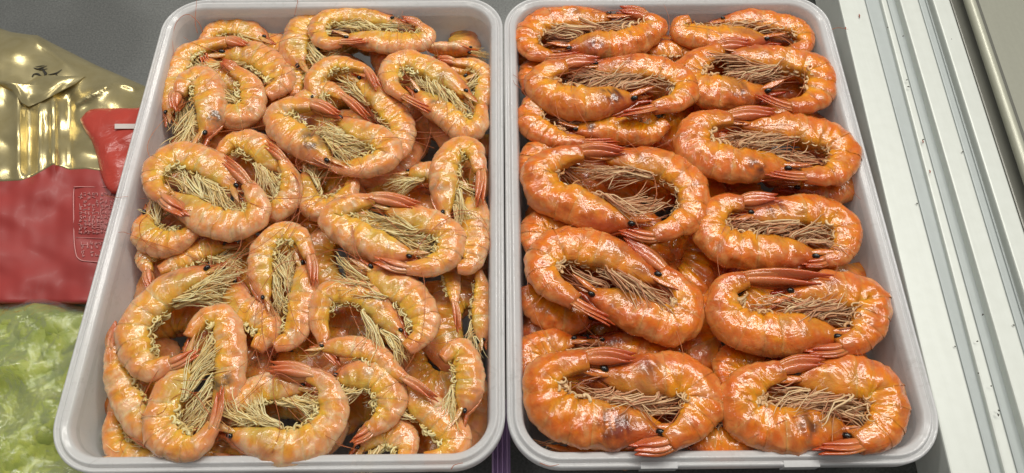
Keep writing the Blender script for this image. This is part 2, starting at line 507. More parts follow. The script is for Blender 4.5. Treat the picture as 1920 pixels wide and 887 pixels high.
    def tube_shell(us, rs, ts, cara):
        c, t_, d_, u_ = fr(us)
        a = np.interp(us, *A_PROF) * wm * rs
        cs, sn = np.cos(TH), np.sin(TH)
        rad = np.ones((len(us), len(TH)))
        vent = np.clip((-cs - 0.25) / 0.5, 0, 1) * np.clip((0.98 + cs) / 0.2, 0, 1)
        if not cara:
            rad += 0.13 * vent[None] * np.sin(np.pi * np.clip(ts, 0, 1))[:, None]
            rad -= 0.10 * np.clip((-cs - 0.8) / 0.2, 0, 1)[None]
            rad += 0.035 * np.exp(-((cs - 1) / 0.05) ** 2)[None]
        else:
            rad -= 0.22 * np.clip((-cs - 0.70) / 0.3, 0, 1)[None]
        A = a[:, None, None]
        vr_ = (1.22 if cara else 1.10) * (1.10 if kind == 'R' else 1.0)
        cs2 = np.where(cs > 0, cs * 0.93, cs * vr_)
        V = c[:, None] + A * rad[..., None] * (d_[:, None] * cs2[None, :, None] + b_over_a * u_[:, None] * sn[None, :, None])
        Nrm = (V - c[:, None]); Nrm /= np.linalg.norm(Nrm, axis=-1)[..., None] + 1e-9
        flat = V.reshape(-1, 3)
        disp = (0.062 * blob(flat) + 0.024 * fine(flat) + 0.006 * wrinkle(flat)).reshape(V.shape[:2])
        V = V + Nrm * (disp * a[:, None])[..., None]
        d = np.tile(cs, (len(us), 1))
        C = colour(V.reshape(-1, 3), np.repeat(us, len(TH)), d.ravel(), np.repeat(ts, len(TH)), cara).reshape(*V.shape[:2], 3)
        return V, C

    # carapace
    us = np.concatenate([[0.0, 0.004], np.linspace(0.012, 0.358, 26)])
    rs = np.concatenate([[0.12, 0.55], np.ones(26)])
    rs[2] = 0.86
    ts = np.clip(us / 0.36, 0, 1)
    V, C = tube_shell(us, rs, ts, True)
    m = MB(); m.grid(V, C, wrap=True, cap0=True)
    part(m, "carapace", M_SHELL if kind == 'L' else M_SHELL_R, root)
    # overlapping abdomen shells
    for i, (s0, s1) in enumerate(SEGS):
        t = np.linspace(0, 1, 12)
        us = s0 + (s1 - s0) * np.clip(t, 0, 1)
        rs = 0.972 + 0.040 * t ** 0.8
        rs *= rng.uniform(0.995, 1.008)
        V, C = tube_shell(us, rs, np.clip(t, 0, 1), False)
        m = MB(); m.grid(V, C, wrap=True, cap1=(i == 5))
        part(m, "shell_segment", M_SHELL if kind == 'L' else M_SHELL_R, root)
    if minimal: return root
    # tail fan
    c1, t1, d1, u1 = fr(1.0)
    ax = tip - c1; ln = float(np.linalg.norm(ax)); ax = ax / max(ln, 1e-6)
    if fan and ln > 0.003:
        fr_roll = rng.uniform(0.25, 0.9)
        wd = d1 * math.cos(fr_roll) + u1 * math.sin(fr_roll); wd -= ax * wd.dot(ax); wd /= np.linalg.norm(wd)
        nd = np.cross(ax, wd); nd *= np.sign(nd[2]) if abs(nd[2]) > 0.05 else 1
        st = c1 - ax * wm * 0.35
        c0 = mix(pal['tail2'], pal['white'], 0.2); ce = pal['tail']
        m = MB(); blade(m, st + nd * 0.0016, ax, wd, nd, (ln + wm * 0.35) * 0.74, wm * 0.5, wm * 0.34, c0, mix(ce, pal['red'], 0.15), 0.02)
        tf = part(m, "tail_fan", M_TAIL, root)
        for q, (ang, off, lf) in enumerate(((-4, -0.13, 0.96), (4, 0.13, 1.0), (-1.5, -0.05, 1.06), (1.5, 0.06, 0.98))):
            a_ = math.radians(ang + rng.uniform(-1.5, 1.5))
            axq = ax * math.cos(a_) + wd * math.sin(a_); wq = wd * math.cos(a_) - ax * math.sin(a_)
            m = MB(); blade(m, st + wd * off * wm + nd * (0.0004 * q - 0.0006), axq, wq, nd, (ln + wm * 0.35) * 0.84 * lf, wm * 0.84, wm * 0.20, c0, mix(ce, pal['red'], rng.uniform(-0.2, 0.3)), rng.uniform(-0.05, 0.05))
            part(m, "tail_blade", M_TAIL, tf, origin=ORIG[root.name])
    # eyes on short stalks
    ce_, te, de, ue = fr(0.045)
    ah = np.interp(0.045, *A_PROF) * wm
    for sg in (1, -1):
        c = ce_ + de * ah * 0.30 + ue * sg * ah * (b_over_a + 0.04) - te * wm * 0.12
        e = MB(); la = np.linspace(0, math.pi, 8); lo = np.linspace(0, 2 * math.pi, 12, endpoint=False)
        fx, fy = -te * 0.85 + de * 0.2 + ue * 0.3 * sg, de
        fx /= np.linalg.norm(fx); fy = fy - fx * fy.dot(fx); fy /= np.linalg.norm(fy); fz = np.cross(fx, fy)
        V = np.array([[c + fx * wm * 0.215 * math.cos(p) + wm * 0.15 * math.sin(p) * (fy * math.cos(q) + fz * math.sin(q)) for q in lo] for p in la])
        e.grid(V, np.array([0.01, 0.01, 0.01]), wrap=True)
        part(e, "eye", M_EYE, root)
    # rostrum: a toothed blade over the eyes
    us = np.linspace(0.20, 0.0, 8)
    c, t_, d_, u_ = fr(us)
    a = np.interp(us, *A_PROF) * wm
    base = c + d_ * (a * 0.93)[:, None]
    F = -t_[-1]
    ext = base[-1] + (F[None] * 0.96 + d_[-1][None] * 0.10) * np.linspace(0.12, 1.0, 7)[:, None] * wm * rng.uniform(0.7, 1.0)
    B = np.vstack([base, ext]); m_ = len(B)
    hgt = wm * np.interp(np.linspace(0, 1, m_), [0, .3, .6, .9, 1], [.04, .16, .20, .10, .03])
    hgt = hgt * (1 + 0.45 * (np.arange(m_) % 2) * (np.linspace(0, 1, m_) > 0.2))
    dd, u0 = np.vstack([d_, np.tile(d_[-1], (7, 1))]), np.vstack([u_, np.tile(u_[-1], (7, 1))])
    th_ = wm * 0.06 * np.linspace(1, 0.4, m_)[:, None]
    V = np.stack([B - dd * (hgt * 0.8)[:, None], B + u0 * th_, B + dd * hgt[:, None], B - u0 * th_], 1)
    m = MB(); m.grid(V, np.repeat(mix(pal['red'], pal['pink'], np.linspace(0.5, 0.0, m_))[:, None], 4, 1), wrap=True, cap0=True, cap1=True)
    part(m, "rostrum", M_TAIL, root)
    # antennal scales in front of the mouth
    ch, th0, dh, uh = fr(0.02)
    for sg in (1, -1):
        m = MB()
        axx = -th0 + dh * rng.uniform(-0.18, 0.02) + uh * 0.12 * sg; axx /= np.linalg.norm(axx)
        wdd = dh - axx * dh.dot(axx); wdd /= np.linalg.norm(wdd)
        blade(m, ch - dh * wm * 0.10 + uh * sg * wm * 0.26 + th0 * wm * 0.4, axx, wdd, np.cross(axx, wdd), wm * rng.uniform(1.5, 1.9), wm * 0.42, wm * 0.10, mix(pal['base'], pal['gut'], 0.5), pal['pink'], 0.03)
        part(m, "antennal_scale", M_TAIL, root)
    # walking legs: fine jointed strands lying along the belly
    m = MB()
    nl = int(58 * legs)
    clus = [(uu_, rng.normal(10, 13), rng.normal(0.1, 0.6), rng.uniform(0.8, 1.6), rng.uniform(-0.3, 0.9)) for uu_ in (.08, .12, .16, .20, .24, .28, .31)]
    for q in range(nl):
        uu_, ps_, bd_, ln_c, sc_ = clus[int(rng.integers(len(clus)))]
        u0_ = uu_ + rng.uniform(-0.015, 0.015)
        c, t_, d_, u_ = fr(u0_)
        a = float(np.interp(u0_, *A_PROF)) * wm
        f = -t_
        s_ = float(np.clip(sc_ + rng.normal(0, 0.25), -0.5, 0.98))
        p0 = c - d_ * a * 0.92 + u_ * b_over_a * a * 0.75 * s_
        psi = math.radians(ps_ + rng.normal(0, 6))
        out = rng.uniform(0.05, 0.36) * wm
        p1 = p0 - d_ * out + f * out * rng.uniform(0.1, 1.2) + u_ * rng.uniform(-0.05, 0.2) * wm
        l1 = ln_c * rng.uniform(0.8, 1.15) * wm; dr = f * math.cos(psi) - d_ * math.sin(psi)
        p2 = p1 + dr * l1 + u_ * rng.uniform(-0.15, 0.2) * wm
        bend = bd_ + rng.normal(0, 0.25)
        dr2 = dr + d_ * 0.6 * bend + u_ * rng.uniform(-0.5, 0.15); dr2 /= np.linalg.norm(dr2)
        if rng.random() < 0.16: dr2 = dr2 - d_ * rng.uniform(0.3, 1.0) + u_ * 0.15; dr2 /= np.linalg.norm(dr2)
        p3 = p2 + dr2 * rng.uniform(0.4, 1.1) * wm
        p4 = p3 + (dr2 + d_ * rng.normal(0, 0.5) - u_ * 0.1) * rng.uniform(0.15, 0.55) * wm
        pm = (p1 + p2) / 2 + d_ * rng.uniform(-.06, .10) * wm
        Q = np.vstack([spline([p0, p1, pm, p2], 10), spline([p2, (p2 + p3) / 2 + d_ * rng.uniform(-.05, .05) * wm, p3, p4], 9)[1:]])
        r = wm * rng.uniform(0.021, 0.050) * np.interp(np.linspace(0, 1, len(Q)), [0, .15, .5, .56, .9, 1], [1.0, 1.15, 0.95, 0.72, 0.6, 0.2])
        tt = rng.uniform(0, 1) ** (1.3 if kind == 'L' else 0.8)
        col = mix(mix(pal['leg'], pal['leg2'], tt), pal['red'], 0.35 * rng.random() ** 3)
        m.tube(Q, r, col, 5, 0.8)
    for q in range(5):
        f = -th0
        p0 = ch - dh * wm * 0.2 + uh * wm * rng.uniform(-0.2, 0.4)
        p1 = p0 + f * wm * 0.8 + dh * rng.uniform(-.35, .15) * wm
        p2 = p1 + f * wm * rng.uniform(0.6, 1.4) + dh * rng.uniform(-.6, .3) * wm + uh * rng.uniform(-.3, .1) * wm
        m.tube(spline([p0, p1, p2], 9), wm * np.linspace(0.04, 0.015, 9), mix(pal['leg2'], pal['red'], rng.uniform(0, 0.6)), 4)
    o = part(m, "walking_legs", M_LEG, root); o['kind'] = 'stuff'
    # curled swimmerets
    m = MB()
    chunky = rng.uniform(0.7, 1.7)
    for uc in (.405, .50, .60, .70, .785):
        for q in range(7):
            u0_ = uc + rng.uniform(-0.035, 0.035)
            c, t_, d_, u_ = fr(u0_)
            a = float(np.interp(u0_, *A_PROF)) * wm
            p0 = c - d_ * a * 0.86 + u_ * b_over_a * a * rng.uniform(-0.3, 0.75)
            rad = wm * rng.uniform(0.10, 0.22); sg = rng.choice([-1, 1])
            th2 = np.linspace(0, rng.uniform(2.2, 5.0), 10)
            Q = p0 - d_ * (np.linspace(0, 1, 10)[:, None] * wm * rng.uniform(0.12, 0.42)) - d_ * (np.sin(th2)[:, None] * rad) + sg * t_ * ((1 - np.cos(th2))[:, None] * rad) + u_ * (np.linspace(0, 1, 10)[:, None] * wm * rng.uniform(-0.1, 0.25))
            m.tube(Q, wm * chunky * rng.uniform(0.03, 0.075) * np.linspace(1, 0.5, 10), mix(pal['pleo'], pal['leg'], rng.uniform(0, 1)), 5)
    o = part(m, "swimmerets", M_LEG, root); o['kind'] = 'stuff'
    # long thin antennae
    hd = S[0] + U[0] * wm * 0.5
    for q in range(int(rng.choice([0, 1, 1, 2]))):
        az = math.atan2(-T[0, 1], -T[0, 0]) + rng.normal(0, 0.5); cur = rng.choice([-1, 1]) * rng.uniform(8, 34)
        Q = [hd]; st = rng.uniform(0.0055, 0.011)
        for i_ in range(12):
            az += cur * st * (1 + 0.5 * math.sin(i_)); zz_ = min(max(Q[-1][2] + rng.uniform(-0.0006, 0.0012), zc + wm * 0.75), 0.004)
            nx, ny = Q[-1][0] + math.cos(az) * st, Q[-1][1] + math.sin(az) * st
            bx0, bx1 = ((XL, XM0) if kind == 'L' else (XM1, XR))
            if not (bx0 + 0.011 < nx < bx1 - 0.011 and YB + 0.011 < ny < YT - 0.011): break
            Q.append(np.array([nx, ny, zz_]))
        if len(Q) > 3:
            m = MB(); m.tube(spline(Q, 44), np.linspace(0.00019, 0.00010, 44), mix(lin(206, 120, 66), lin(170, 80, 40), rng.random()), 4)
            part(m, "antenna", M_LEG, root)
    for fl_ in feelers:
        m = MB()
        Q = spline([at(x, y, q * 0.001) for x, y, q in fl_], 40)
        m.tube(Q, np.linspace(0.00022, 0.00011, 40), lin(186, 98, 52), 5)
        part(m, "antenna", M_HAIR, root)
    return root

GL = "cooked shrimp heaped in the left box"
GR = "cooked shrimp packed in the right box"
SH = []
def copy_tree(o, loc, rz):
    """a copy of a thing with copies of its parts and sub-parts"""
    r = o.copy(); COL.objects.link(r); r.location = loc; r.rotation_euler = (0, 0, rz)
    for ch in list(o.children):
        c = ch.copy(); COL.objects.link(c); c.parent = r
        for g in ch.children:
            d = g.copy(); COL.objects.link(d); d.parent = c
    return r
def S_(*a, **k):
    SH.append((a, k))
exec_data = None
# ------------------------------------------------------------------ packages lying left of the boxes
def rim_x(y): return 199 - 0.272 * (y - 425)

def gold_material():
    m, nt, N, L, P = new_mat("gold_foil")
    tc = N.new("ShaderNodeTexCoord").outputs["Object"]
    n1 = noise(N, L, 60, 4, 0.6, tc, 0.8)
    c = ramp(N, L, n1.outputs[0], [(0.3, tuple(lin(200, 184, 132))), (0.7, tuple(lin(218, 204, 156)))]).outputs[0]
    L.new(c, P.inputs["Base Color"])
    P.inputs["Metallic"].default_value = 0.75
    P.inputs["Roughness"].default_value = 0.26
    L.new(bump(N, L, n1.outputs[0], 0.05, 0.004), P.inputs["Normal"])
    return m

def film_print_material(name, col, rough, coat=0.3, bmp=0.3):
    m, nt, N, L, P = new_mat(name)
    tc = N.new("ShaderNodeTexCoord").outputs["Object"]
    n1 = noise(N, L, 90, 4, 0.6, tc, 0.8); n2 = noise(N, L, 25, 3, 0.5, tc, 0.3)
    c = ramp(N, L, n2.outputs[0], [(0.3, tuple(np.array(col) * 0.85)), (0.7, tuple(np.array(col) * 1.12))]).outputs[0]
    L.new(c, P.inputs["Base Color"])
    P.inputs["Roughness"].default_value = rough
    P.inputs["Coat Weight"].default_value = coat
    P.inputs["Coat Roughness"].default_value = 0.15
    b = bump(N, L, n1.outputs[0], bmp, 0.003)
    L.new(b, P.inputs["Normal"]); L.new(b, P.inputs["Coat Normal"])
    return m
M_GOLD = gold_material()
M_RED = film_print_material("red_film", lin(156, 54, 50), 0.5, 0.05, 0.02)
M_SACHET = film_print_material("bright_red_film", lin(186, 66, 52), 0.3)
M_PALEPRINT = plain("pale_print", tuple(lin(220, 150, 146)), 0.6)
M_BLACKPRINT = plain("black_print", tuple(lin(38, 34, 26)), 0.6)
M_WHITEBAR = plain("white_print", tuple(lin(206, 196, 190)), 0.5)

bagrng = np.random.default_rng(5)
crk = Sines(bagrng, 30, 7); crk2 = Sines(bagrng, 80, 7)
TOPX = [-120, -40, 0, 20, 55, 70, 100, 180, 250, 320]
TOPY = [30, 40, 53, 60, 65, 66, 82, 122, 152, 182]
def ridge(d, w): return np.exp(-np.abs(d) / w)
def bag_h(x, y):
    """height (mm) of the gold and red package over its base plane"""
    top = np.interp(x, TOPX, TOPY)
    e = np.clip((y - top) / 70.0, 0, 1)
    h = 16 * np.sqrt(e * (2 - e))
    h = h + 5 * ridge(x - 34 - 0.02 * (y - 200), 7) * sstep(140, 190, y) * sstep(350, 300, y)
    h = h + 4 * ridge(x - 76, 5) * sstep(170, 215, y) * sstep(350, 300, y) + 5 * ridge(x - 101, 6) * sstep(160, 200, y) * sstep(345, 300, y)
    h = h - 4 * ridge(x - 55, 8) * sstep(160, 200, y) * sstep(360, 310, y) - 3 * ridge(x - 130, 14) * sstep(160, 200, y) * sstep(340, 300, y)
    h = h + 4 * ridge((y - 72) - 0.75 * (x - 60), 7) * sstep(150, 105, x) * sstep(40, 60, x) 
    h = h + 5 * ridge((y - 196) + 0.55 * (x - 140), 6) * sstep(130, 145, x) * sstep(220, 195, x)
    h = h + 4 * ridge((y - 158) - 0.25 * (x - 225), 5) * sstep(215, 228, x) * sstep(260, 250, x)
    h = h + 1.6 * crk(np.stack([x * 0.0003, y * 0.0003, 0 * x], -1)) + 0.25 * crk2(np.stack([x * 0.0003, y * 0.0003, 0 * x + 1], -1))
    return h
BZ = -46.0
def bag_pt(x, y, dz=0.0):
    h = bag_h(np.array(float(x)), np.array(float(y)))
    return at(x, y, (BZ + float(h) + dz) * 0.001)
def split_y(x): return np.interp(x, [-120, 0, 40, 62, 100, 130, 160, 205, 320], [346, 340, 338, 330, 308, 318, 316, 322, 330])

bag = thing("foil_bag", at(60, 300, -0.06), "crumpled gold foil bag with a red lower half under clear film, left of the boxes", "snack bag")
xs = np.arange(-120, 300, 5.0)
def sheet(name, mat, ylo, yhi, n, dz=0.0):
    V = np.zeros((n, len(xs), 3))
    for j, x in enumerate(xs):
        a, b = ylo(x), yhi(x)
        for i in range(n):
            y = a + (b - a) * i / (n - 1)
            V[i, j] = bag_pt(x, y, dz)
    V2 = V[::-1] - np.array([0, 0, 0.0035])
    m = MB(); m.grid(np.concatenate([V, V2, V[:1]]))
    return part(m, name, mat, bag)
sheet("gold_panel", M_GOLD, lambda x: float(np.interp(x, TOPX, TOPY)), lambda x: float(split_y(x)), 60)
sheet("red_panel", M_RED, lambda x: float(split_y(x)) + 0.4, lambda x: 566.0, 40)

# the folded-over flap of the bag
fo = [(-30, 146), (0, 150), (18, 154), (48, 156), (70, 143), (90, 141), (120, 143), (162, 141), (140, 158), (105, 176), (78, 190), (54, 200), (40, 192), (22, 168), (0, 158), (-30, 152)]
m = MB()
C0 = np.array([65, 160.0])
rings = []
for q in np.linspace(1, 0.02, 7):
    ring = []
    for x, y in fo:
        xx, yy = C0 + (np.array([x, y]) - C0) * q
        ring.append(bag_pt(xx, yy, 5.5 - 3.0 * q ** 3 + 1.2 * math.sin(xx * 0.07)))
    rings.append(ring)
m.grid(np.array(rings), wrap=True, cap1=True)
part(m, "folded_flap", M_GOLD, bag)
# brushed black mark
m = MB()
for st, r in [([(63, 127), (70, 129), (78, 127), (88, 123)], 1.5), ([(66, 125), (74, 124), (84, 122)], 1.0), ([(72, 131), (82, 130), (89, 128)], 1.2), ([(78, 126), (82, 133), (84, 140)], 1.8),
              ([(60, 144), (63, 139), (70, 138), (76, 142), (82, 143)], 1.7), ([(82, 143), (86, 138), (84, 133)], 1.8), ([(90, 140), (100, 138), (107, 136), (116, 130)], 1.5), ([(104, 138), (107, 141)], 1.0)]:
    P_ = spline([bag_pt(x, y, 0.5 + (5.0 if y > 150 else 0)) for x, y in st], 14)
    m.tube(P_, 0.0003 * r * np.concatenate([np.linspace(0.6, 1.3, 7), np.linspace(1.3, 0.4, 7)]), np.zeros(3), 6, 0.35)
part(m, "brush_lettering", M_BLACKPRINT, bag)
# pale frame with rows of small print on the red half
m = MB()
fr_ = [(300, 352), (150, 350), (141, 353), (138, 360), (138, 400), (139, 450), (143, 478), (150, 486), (170, 490), (300, 496)]
m.tube(spline([bag_pt(x, y, 0.5) for x, y in fr_], 80), 0.00034, np.ones(3), 4, 0.12)
m.tube(spline([bag_pt(x, y, 0.5) for x, y in [(142, 445), (170, 446), (300, 450)]], 20), 0.00018, np.ones(3), 4, 0.12)
part(m, "print_frame", M_PALEPRINT, bag)
m = MB()
def glyph(x, y, s):
    for _ in range(4):
        x0, y0 = x + bagrng.uniform(-.5, .5) * s, y + bagrng.uniform(-.5, .5) * s
        dx, dy = ((s * 0.45, 0) if bagrng.random() < 0.55 else (0, s * 0.45))
        a, b = bag_pt(x0 - dx, y0 - dy, 0.45), bag_pt(x0 + dx, y0 + dy, 0.45)
        m.tube(np.array([a, b]), 0.00021, np.ones(3), 4, 0.12)
for r in range(11):
    y = 364 + r * 7.1
    for k in range(10):
        x = 151 + k * 8.0
        if x < rim_x(y) + 20 and bagrng.random() < 0.86: glyph(x, y, 5.0)
for r in range(4):
    y = 456 + r * 7.6
    for k in range(8):
        x = 155 + k * 8.6
        if x < rim_x(y) + 20 and (r == 0 or bagrng.random() < 0.7): glyph(x, y, 6.0 if r == 0 else 4.6)
part(m, "small_print", M_PALEPRINT, bag)

# bright red sachet on top of the bag
sa = thing("red_sachet", at(210, 270, -0.028), "bright red glossy sachet with a white bar tucked against the left box rim", "sachet")
outl = [(150, 224), (168, 206), (205, 203), (250, 203), (290, 203), (288, 260), (270, 320), (240, 345), (216, 364), (200, 352), (190, 330), (182, 296), (172, 266), (160, 246)]
sc_ = Sines(bagrng, 70, 6)
m = MB(); rings = []; c0 = np.array([222, 268.0])
for q, dz in [(1.0, 0.5), (0.985, 2.4), (0.93, 3.6), (0.82, 4.8), (0.66, 5.8), (0.48, 6.4), (0.3, 6.6), (0.12, 6.8), (0.02, 6.8)]:
    ring = []
    for x, y in spline(np.array(outl + outl[:1], float), 57)[:-1]:
        xx, yy = c0 + (np.array([x, y]) - c0) * q
        p0 = at(xx, yy, (BZ + 17) * 0.001)
        ring.append(at(xx, yy, (BZ + 17 + dz + 1.1 * float(sc_(p0)) * (1.2 - q)) * 0.001))
    rings.append(ring)
m.grid(np.array(rings), wrap=True, cap1=True)
part(m, "film_pouch", M_SACHET, sa)
m = MB()
V = np.array([[at(x, y + s, (BZ + 24.4) * 0.001) for x in (215, 228, 241, 255)] for s in (0, 9)])
m.grid(np.concatenate([V, V[::-1] - [0, 0, 0.0004], V[:1]]))
part(m, "white_bar", M_WHITEBAR, sa, smooth=False)

# green vegetables in a clear plastic bag
def leaf_material():
    m, nt, N, L, P = new_mat("green_leaf")
    tc = N.new("ShaderNodeTexCoord").outputs["Object"]
    att = N.new("ShaderNodeAttribute"); att.attribute_name = "Col"
    n1 = noise(N, L, 130, 4, 0.6, tc, 1.0)
    r = ramp(N, L, n1.outputs[0], [(0.3, (0.8, 0.85, 0.75)), (0.55, (1, 1, 1)), (0.75, (1.15, 1.1, 1.1))]).outputs[0]
    L.new(mixrgb(N, L, 'MULTIPLY', 1.0, att.outputs["Color"], r), P.inputs["Base Color"])
    P.inputs["Roughness"].default_value = 0.45
    P.inputs["Subsurface Weight"].default_value = 0.2
    P.inputs["Subsurface Radius"].default_value = (0.6, 1, 0.3)
    P.inputs["Subsurface Scale"].default_value = 0.003
    L.new(bump(N, L, n1.outputs[0], 0.15, 0.004), P.inputs["Normal"])
    return m
def film_material():
    m, nt, N, L, P = new_mat("clear_bag_film")
    tc = N.new("ShaderNodeTexCoord").outputs["Object"]
    n1 = noise(N, L, 75, 4, 0.6, tc, 1.8); n2 = noise(N, L, 22, 3, 0.5, tc, 1.0)
    b = bump(N, L, n1.outputs[0], 0.35, 0.004); b = bump(N, L, n2.outputs[0], 0.45, 0.012, b)
    g = N.new("ShaderNodeBsdfGlossy"); g.inputs["Roughness"].default_value = 0.13; g.inputs[0].default_value = (0.95, 0.97, 0.92, 1)
    L.new(b, g.inputs["Normal"])
    t = N.new("ShaderNodeBsdfTransparent"); t.inputs[0].default_value = (0.93, 0.95, 0.92, 1)
    d = N.new("ShaderNodeBsdfDiffuse"); d.inputs[0].default_value = (0.7, 0.72, 0.68, 1)
    fz = N.new("ShaderNodeFresnel"); fz.inputs[0].default_value = 1.5; L.new(b, fz.inputs["Normal"])
    mm = N.new("ShaderNodeMath"); mm.operation = 'MULTIPLY_ADD'; mm.inputs[1].default_value = 0.4; mm.inputs[2].default_value = 0.03
    L.new(fz.outputs[0], mm.inputs[0])
    a = N.new("ShaderNodeMixShader"); a.inputs[0].default_value = 0.03; L.new(t.outputs[0], a.inputs[1]); L.new(d.outputs[0], a.inputs[2])
    s = N.new("ShaderNodeMixShader"); L.new(mm.outputs[0], s.inputs[0]); L.new(a.outputs[0], s.inputs[1]); L.new(g.outputs[0], s.inputs[2])
    L.new(s.outputs[0], N["Material Output"].inputs[0])
    return m
M_LEAF = leaf_material(); M_FILM = film_material()
veg = thing("vegetable_bag", at(60, 740, -0.07), "clear plastic bag stuffed with pale green leafy vegetables in the front left corner", "vegetable bag")
vr = np.random.default_rng(8)
vh = Sines(vr, 22, 6); vh2 = Sines(vr, 60, 6); vcol = Sines(vr, 20, 5)
def veg_h(x, y):
    p = np.array([x * 0.0003, y * 0.0003, 0.0])
    e = float(np.clip((y - 545) / 60.0, 0, 1))
    return -58 + 30 * math.sqrt(max(e * (2 - e), 0)) + 3.5 * float(vh(p)) + 0.6 * float(vh2(p))
G0, G1, G2 = lin(190, 196, 74), lin(160, 172, 58), lin(104, 120, 46)
m = MB()
xs_ = np.arange(-130, 200, 8.0); ys_ = np.arange(548, 960, 8.0)
V = np.array([[at(x, y, (veg_h(x, y) - 7) * 0.001) for x in xs_] for y in ys_])
cc = vcol(V.reshape(-1, 3))
m.grid(V, mix(mix(G1, G0, 0.5 + 0.5 * cc), G2, 0.3).reshape(*V.shape))
part(m, "vegetable_mass", M_LEAF, veg)
for q in range(56):
    cx, cy = vr.uniform(-90, 170), vr.uniform(560, 930)
    if cx > rim_x(cy) + 40: continue
    a = vr.uniform(0, 6.28); ln_ = vr.uniform(140, 280); wd_ = vr.uniform(50, 110)
    m = MB(); nu, nv = 12, 7
    ph, fq = vr.uniform(0, 6.28), vr.uniform(5, 11)
    V = np.zeros((nu, nv, 3))
    for i in range(nu):
        for j in range(nv):
            u_, v_ = i / (nu - 1), j / (nv - 1) * 2 - 1
            ww = wd_ * math.sin(math.pi * min(1, 0.12 + 0.85 * u_)) ** 0.7
            lx, ly = (u_ - 0.5) * ln_, v_ * ww / 2
            x = cx + lx * math.cos(a) - ly * math.sin(a); y = max(cy + lx * math.sin(a) + ly * math.cos(a), 556)
            V[i, j] = at(x, y, (veg_h(x, y) - 4.5 + 1.4 * abs(v_) * math.sin(fq * u_ * 2 + ph + v_) + 2.2 * (1 - v_ * v_)) * 0.001)
    t_ = vr.uniform(0, 1); c = mix(mix(G1, G0, t_), G2, vr.uniform(0, 0.35))
    C = np.repeat(mix(mix(c, lin(206, 208, 110), 0.25), c, np.abs(np.linspace(-1, 1, nv)) * 2.2)[None], nu, 0)
    m.grid(V, C)
    part(m, "leaf", M_LEAF, veg)
m = MB()
xs_ = np.arange(-130, 200, 4.0); ys_ = np.arange(548, 960, 4.0)
vf = Sines(vr, 70, 7)
def film_h(x, y):
    p = np.array([x * 0.0003, y * 0.0003, 0.3])
    return veg_h(x, y) + 3.0 - 2.2 * abs(float(vf(p * 0.45))) + 0.8 * abs(float(vf(p)))
V = np.array([[at(x, y, film_h(x, y) * 0.001) for x in xs_] for y in ys_])
m.grid(V)
part(m, "clear_film", M_FILM, veg)

# purple bag squeezed under the two boxes at the front
pb = thing("purple_bag", at(935, 870, -0.05), "strip of a purple plastic bag glimpsed between the two boxes at the front", "plastic bag")
M_PURPLE = film_print_material("purple_film", lin(168, 140, 182), 0.35)
m = MB()
X0, X1 = at(922, 860, -0.026)[0], at(957, 860, -0.026)[0]
xs_ = np.linspace(X0, X1, 40); ys_ = np.linspace(YB - 0.012, YB + 0.040, 14)
V = np.array([[[x, y, -0.026 + 0.0022 * math.sin((x - X0) * 2600) + 0.0006 * math.sin(y * 300) - 0.5 * max(0, YB - 0.006 - y) * 0] for x in xs_] for y in ys_])
m.grid(np.concatenate([V, V[::-1] - [0, 0, 0.008], V[:1]]))
part(m, "pleated_film", M_PURPLE, pb)

# broken feelers lying over the rims
m = MB()
for pts_ in ([(196, 366, 1), (208, 369, 1.4), (222, 370, 1.4), (240, 368, 0)], [(554, -6, 1), (558, 3, 1.5), (556, 12, 0), (552, 30, -3)], [(1560, 55, 1.3), (1572, 52, 0.5), (1590, 55, -2)], [(846, 880, 0.9), (852, 872, 1.2), (868, 868, 1.0)], [(1012, 868, 0.9), (1030, 874, 1.2), (1048, 871, 1.0)]):
    m.tube(spline([at(x, y, q * 0.001) for x, y, q in pts_], 16), np.linspace(0.0002, 0.00012, 16), lin(190, 110, 66), 4)
o = m.build("feeler_crumbs", M_HAIR, None, (0, 0, 0)); o['kind'] = 'stuff'

# each entry: label, box, height of the body's midline over the rims (mm), half height of the body (photo px), midline from head to tail, tail tip
# ---- left box
S_("peach shrimp against the left box's back wall, curled along the back left corner", 'L', -15, 19, [(496,74),(466,56),(430,50),(398,62),(378,86)], (392,130), feelers=[[(496,74,-10),(540,58,-6),(560,62,-8)]])
S_("pale shrimp down the left wall near the back left corner, white legs fanned forward", 'L', -12, 20, [(316,222),(319,178),(332,135),(355,102),(395,84),(425,82)], (474,90), legs=1.5, pale=0.3, feelers=[[(380,60,-6),(372,42,-2),(352,27,0),(332,40,-1),(324,70,-3),(326,104,-6)],[(370,62,-6),(366,40,-2),(369,0,3)]])
S_("yellowish head-down shrimp with a grey head spot over its pale neighbour, back left corner", 'L', -7, 24, [(379,262),(392,225),(394,180),(378,150),(350,152),(334,178)], (326,215), spot=0.9, pale=0.3)
S_("small ring shaped shrimp between the yellowish head-down shrimp and a round orange one", 'L', -10, 21, [(400,192),(415,213),(445,222),(472,205),(478,170),(462,143),(440,130)], (408,112))
S_("orange head and eye tucked inside the small ring shaped shrimp", 'L', -15, 19, [(450,170),(432,150),(410,130),(385,118)], (370,110), fan=False)
S_("round orange shrimp behind the small ring, eye and white feelers at its left", 'L', -14, 24, [(412,102),(447,100),(485,108),(518,128),(528,155),(505,180)], (480,192), fan=False)
S_("yellow shrimp curving down behind the top pair, legs hanging under its belly", 'L', -13, 24, [(566,128),(545,100),(556,68),(584,45),(620,38)], (650,40), yellow=1.0)
S_("brown headed shrimp mostly hidden under the pair at the middle of the back wall", 'L', -18, 20, [(606,100),(575,115),(548,140),(556,180)], (580,200), fan=False)
S_("rear shrimp of the left box's back wall pair, its head and eye pointing right", 'L', -7, 18, [(742,42),(705,32),(660,28),(618,32),(594,54),(608,76),(642,80)], (698,78), yellow=0.9, lift=5)
